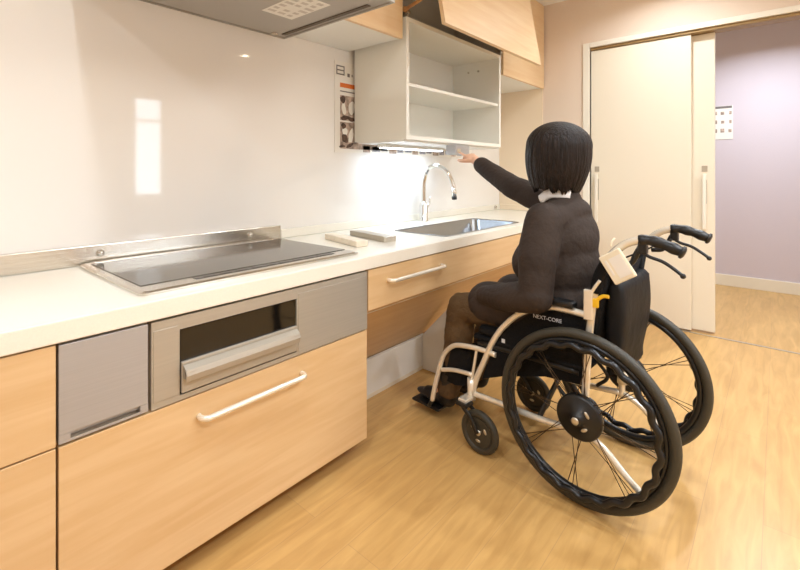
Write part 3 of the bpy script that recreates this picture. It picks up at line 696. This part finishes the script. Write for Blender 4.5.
for s in (-1, 1):
    bm = bmesh.new(); tube(bm, [(s*.14, -.01, .30), (s*.17, -.012, .36), (s*.186, -.010, .40)], .010, 8, flat=(.5, 1.4)); st = obj('strap', bm, 'bagcloth', bag)
# card hanging from the near handle
tg = thing('hanging_card', 'cream plastic card case tied to the near push handle', 'card', Wl((-.213, -.11, .79)), -HDG)
R_ = Matrix.Rotation(math.radians(-33), 4, 'X')
def tr(bm, mt): bmesh.ops.transform(bm, matrix=mt, verts=bm.verts[:])
bm = bmesh.new(); box(bm, (-.010, -.036, -.047), (.004, .036, .047), .004); tr(bm, R_); obj('case', bm, 'cardwhite', tg)
bm = bmesh.new(); box(bm, (-.0112, -.030, -.035), (-.0101, .010, .030)); box(bm, (-.0112, .018, -.02), (-.0101, .024, .03)); tr(bm, R_); obj('printed_card', bm, 'posterpaper', tg)
bm = bmesh.new(); tube(bm, [(-.003, .02, .06), (.0, .018, .075), (.008, .012, .085)], .003, 8); obj('cord', bm, 'cardwhite', tg)

# ================================================================== PERSON
ps = thing('person', 'person with dark bobbed hair and dark jacket seated in the wheelchair, one arm reaching up', 'person', Wl((0, 0, 0)), -HDG)
SHL, SHR = Vector((-.160, .155, .905)), Vector((.165, .235, .925))
ELL, WRL, HDL = Vector((-.235, .150, .655)), Vector((-.165, .400, .590)), Vector((-.12, .48, .565))
ELR, WRR = Vector((.225, .500, 1.020)), Vector((.325, .765, 1.138))
HIP = [Vector((s*.085, .11, .545)) for s in (-1, 1)]
KNE = [Vector((s*.115, .545, .500)) for s in (-1, 1)]
ANK = [Vector((s*.125, .610, .130)) for s in (-1, 1)]
HEAD = Vector((.010, .190, 1.133)); HROT = Matrix.Rotation(math.radians(-28), 3, 'Z') @ Matrix.Rotation(math.radians(6), 3, 'X')
def hp(p): return HEAD+HROT @ Vector(p)
def hand(bm, wr, fdir, up, side, curl, point=False):
    """wr wrist, fdir finger direction, up back-of-hand normal, side +1/-1 thumb side"""
    f = fdir.normalized(); u = (up-f*up.dot(f)).normalized(); sd = f.cross(u)*side
    palm = wr+f*.045
    rot = Matrix((f, sd, u)).transposed()
    ell(bm, palm, (.046, .036, .015), rot, 20); cone(bm, wr-f*.02, .022, wr+f*.02, .022)
    for k, (off, L) in enumerate(((.026, .066), (.009, .074), (-.009, .069), (-.025, .054))):
        b0 = wr+f*.078+sd*off; c = curl if not (point and k == 0) else .10
        d = f; p = wr+f*.05+sd*off*.8
        cone(bm, p, .0095, b0, .0088); p = b0
        for q, fr in enumerate((.45, .32, .23)):
            ang = c*(q+.6); d = (f*math.cos(ang)-u*math.sin(ang)); p2 = p+d*L*fr
            cone(bm, p, .0085-.0009*q, p2, .0078-.0009*q); p = p2
        tip = p
        if k == 0: index_tip = p
    p0 = wr+f*.025+sd*.022; p1 = p0+(f*.6+sd*.75-u*.25).normalized()*.035; p2 = p1+(f*.85+sd*.3-u*.35).normalized()*.028; p3 = p2+(f*.95+sd*.05-u*.3).normalized()*.022
    cone(bm, p0, .013, p1, .0105); cone(bm, p1, .0105, p2, .0095); cone(bm, p2, .0095, p3, .008)
    return index_tip
bm = bmesh.new()
# head
ell(bm, hp((0, -.008, .030)), (.077, .094, .098), HROT, 32)
ell(bm, hp((0, .032, -.040)), (.058, .058, .072), HROT, 28)
ell(bm, hp((0, .062, -.088)), (.028, .022, .022), HROT)            # chin
cone(bm, hp((0, .085, .012)), .008, hp((0, .103, -.022)), .012)      # nose
ell(bm, hp((.011, .092, -.026)), (.009, .010, .007), HROT); ell(bm, hp((-.011, .092, -.026)), (.009, .010, .007), HROT)
for s in (-1, 1):
    ell(bm, hp((s*.030, .080, .028)), (.022, .010, .006), HROT); ell(bm, hp((s*.038, .068, -.022)), (.022, .020, .020), HROT)
    ell(bm, hp((s*.078, -.002, -.005)), (.007, .016, .028), HROT)
cone(bm, (0, .125, .90), .054, hp((0, -.012, -.05)), .050)
# trunk, arms, legs
ell(bm, (0, .14, .83), (.120, .075, .11)); ell(bm, (0, .14, .70), (.115, .080, .14)); ell(bm, (0, .12, .57), (.135, .09, .09))
cone(bm, (0, .135, .92), .045, SHL, .036); cone(bm, (0, .14, .92), .045, SHR, .036)
cone(bm, SHL, .045, ELL, .038); cone(bm, ELL, .036, WRL, .024)
cone(bm, SHR, .040, ELR, .030); cone(bm, ELR, .030, WRR, .022)
for s in (0, 1): cone(bm, HIP[s], .078, KNE[s], .052); cone(bm, KNE[s], .050, ANK[s], .032); cone(bm, ANK[s], .03, ANK[s]+Vector((0, .08, -.05)), .026)
TIP = Vector((.395, .925, 1.228))
tipR = hand(bm, WRR, TIP-WRR+Vector((0, 0, .0)), Vector((-.35, -.3, 1)), -1, .62, True)
hand(bm, WRL, HDL-WRL, Vector((-.5, 0, 1)), 1, .38)
body = obj('body', bm, 'skin', ps)
baked(body, [('REMESH', dict(mode='VOXEL', voxel_size=.0032)), ('SMOOTH', dict(factor=.5, iterations=3))])
# face details
for s in (-1, 1):
    bm = bmesh.new(); ell(bm, hp((s*.031, .0845, .010)), (.013, .006, .0062), HROT, 20); e = obj('eye', bm, 'eye', ps)
    bm = bmesh.new(); ell(bm, hp((s*.031, .0895, .010)), (.0055, .0025, .0055), HROT, 16); obj('iris', bm, 'iris', e)
    bm = bmesh.new(); tube(bm, [hp((s*.014, .093, .030)), hp((s*.032, .092, .036)), hp((s*.050, .078, .030))], .0026, 8); obj('eyebrow', bm, 'hair', ps)
bm = bmesh.new(); ell(bm, hp((0, .0885, -.056)), (.021, .007, .0045), HROT, 20); ell(bm, hp((0, .0875, -.064)), (.017, .007, .0055), HROT, 20); obj('lips', bm, 'lips', ps)
# hair: a bob built as a thick shell of strands
def hair_shell():
    bm = bmesh.new(); NT, NV = 260, 46
    rows = []
    for j in range(NV+1):
        v = j/NV; row = []
        for i in range(NT):
            th = 2*PI*i/NT           # 0 = front
            a = abs((th+PI) % (2*PI)-PI)          # angle from the front
            front = max(0, 1-a/.95)
            # drop length along the profile, shorter over the face
            full = 1.0-.40*min(1, front*2.2)**1.2
            full += .07*noise.noise(Vector((math.sin(th)*5, math.cos(th)*5, 0)))+.05*noise.noise(Vector((math.sin(th)*22, math.cos(th)*22, 3)))
            t = v*full
            ph = t*PI*.52/.56 if t < .56 else PI*.52
            if t < .56: rad = math.sin(ph); zz = .098*math.cos(ph)
            else:
                k = (t-.56)/.44; rad = 1.0+.05*math.sin(k*PI*.7)-.27*k**1.8; zz = .098*math.cos(PI*.52)-.158*k
            strand = .007*math.sin(th*31+6*noise.noise(Vector((math.sin(th)*3, math.cos(th)*3, t*2))))+.016*noise.noise(Vector((math.sin(th)*14, math.cos(th)*14, t*1.2)))
            r = rad*(1+strand*min(1, t*3)); back = max(0, -math.cos(th))
            x = .118*r*math.sin(th); y = (.122+.006*back)*r*math.cos(th)-.012
            row.append(bm.verts.new(hp((x, y, zz+.052))))
        rows.append(row)
    for j in range(NV):
        for i in range(NT): f = bm.faces.new((rows[j][i], rows[j][(i+1) % NT], rows[j+1][(i+1) % NT], rows[j+1][i])); f.smooth = True
    bmesh.ops.remove_doubles(bm, verts=bm.verts[:], dist=1e-5)
    o = obj('hair', bm, 'hair', ps)
    baked(o, [('SOLIDIFY', dict(thickness=.020, offset=-1))])
hair_shell()
def cloth(name, bm, m, vox, amp, freq, it=6, thick=None):
    o = obj(name, bm, m, ps)
    baked(o, [('REMESH', dict(mode='VOXEL', voxel_size=vox)), ('SMOOTH', dict(factor=.5, iterations=it))])
    me = o.data
    nrm = [v.normal.copy() for v in me.vertices]; out = []
    for v, nv_ in zip(me.vertices, nrm):
        p = v.co.copy(); q = noise.noise(Vector((p.x*freq, p.y*freq, p.z*freq*1.6)))+.5*noise.noise(Vector((p.x*freq*2.3+7, p.y*freq*2.3, p.z*freq*4)))
        rdg = (1-abs(noise.noise(Vector((p.x*freq*1.2+p.z*8, p.y*freq*.9, p.z*freq*1.1+p.y*6)))))**4
        out.extend(p+nv_*(amp*q-amp*.9*rdg))
    me.vertices.foreach_set('co', out); me.update()
    return o
bm = bmesh.new()
# jacket trunk, loose
ell(bm, (-.005, .145, .83), (.168, .116, .14), None, 32); ell(bm, (-.005, .145, .72), (.165, .123, .17), None, 32); ell(bm, (0, .14, .60), (.175, .133, .13), None, 32)
ell(bm, (.0, .14, .92), (.13, .085, .075), None, 28)
cone(bm, (-.03, .13, .925), .062, SHL+Vector((.0, 0, -.005)), .068); cone(bm, (.03, .14, .925), .062, SHR, .068)
cone(bm, (0, .13, .92), .062, (0, .150, .990), .058)
cone(bm, SHL, .070, (SHL+ELL)/2+Vector((-.01, .005, 0)), .070); cone(bm, (SHL+ELL)/2+Vector((-.01, .005, 0)), .070, ELL+Vector((0, 0, -.005)), .058)
cone(bm, ELL+Vector((0, 0, -.005)), .060, (ELL+WRL)/2+Vector((0, 0, -.01)), .054); cone(bm, (ELL+WRL)/2+Vector((0, 0, -.01)), .054, WRL, .038)
cone(bm, SHR, .066, ELR+Vector((0, 0, -.006)), .056); cone(bm, ELR+Vector((0, 0, -.006)), .056, WRR-(WRR-ELR).normalized()*.050, .045)
# jacket hem over the lap
ell(bm, (0, .22, .56), (.170, .17, .075), None, 28)
for s in (-1, 1): cone(bm, (s*.088, .20, .555), .098, (s*.105, .42, .542), .088)
cone(bm, (-.085, .18, .82), .085, (-.08, .235, .73), .085)
cloth('jacket', bm, 'jacket', .0055, .0022, 7, 9)
bm = bmesh.new()
for s in (0, 1):
    cone(bm, HIP[s]+Vector((0, 0, .01)), .092, KNE[s], .066); cone(bm, KNE[s], .066, KNE[s]*.5+ANK[s]*.5+Vector((0, -.01, 0)), .062); cone(bm, KNE[s]*.5+ANK[s]*.5+Vector((0, -.01, 0)), .062, ANK[s], .054)
ell(bm, (0, .10, .565), (.165, .105, .085))
cloth('trousers', bm, 'trousers', .0055, .005, 12, 5)
bm = bmesh.new(); tube(bm, [(-.045, .225, .975), (-.060, .185, 1.000), (-.054, .145, 1.004), (-.038, .110, .998)], .012, 10, flat=(1.6, .5)); obj('collar', bm, 'shirt', ps)
for s in (0, 1):
    a = ANK[s]; bm = bmesh.new()
    ell(bm, a+Vector((0, .015, -.042)), (.038, .054, .042)); cone(bm, a+Vector((0, .0, -.03)), .042, a+Vector((0, -.012, .075)), .058); cone(bm, a+Vector((0, .03, -.045)), .034, a+Vector((0, .115, -.052)), .024); ell(bm, a+Vector((0, .075, -.058)), (.040, .105, .016))
    sh = obj('shoe', bm, 'shoe', ps); baked(sh, [('REMESH', dict(mode='VOXEL', voxel_size=.004)), ('SMOOTH', dict(factor=.5, iterations=4))])
print('index tip', Wl(tipR))
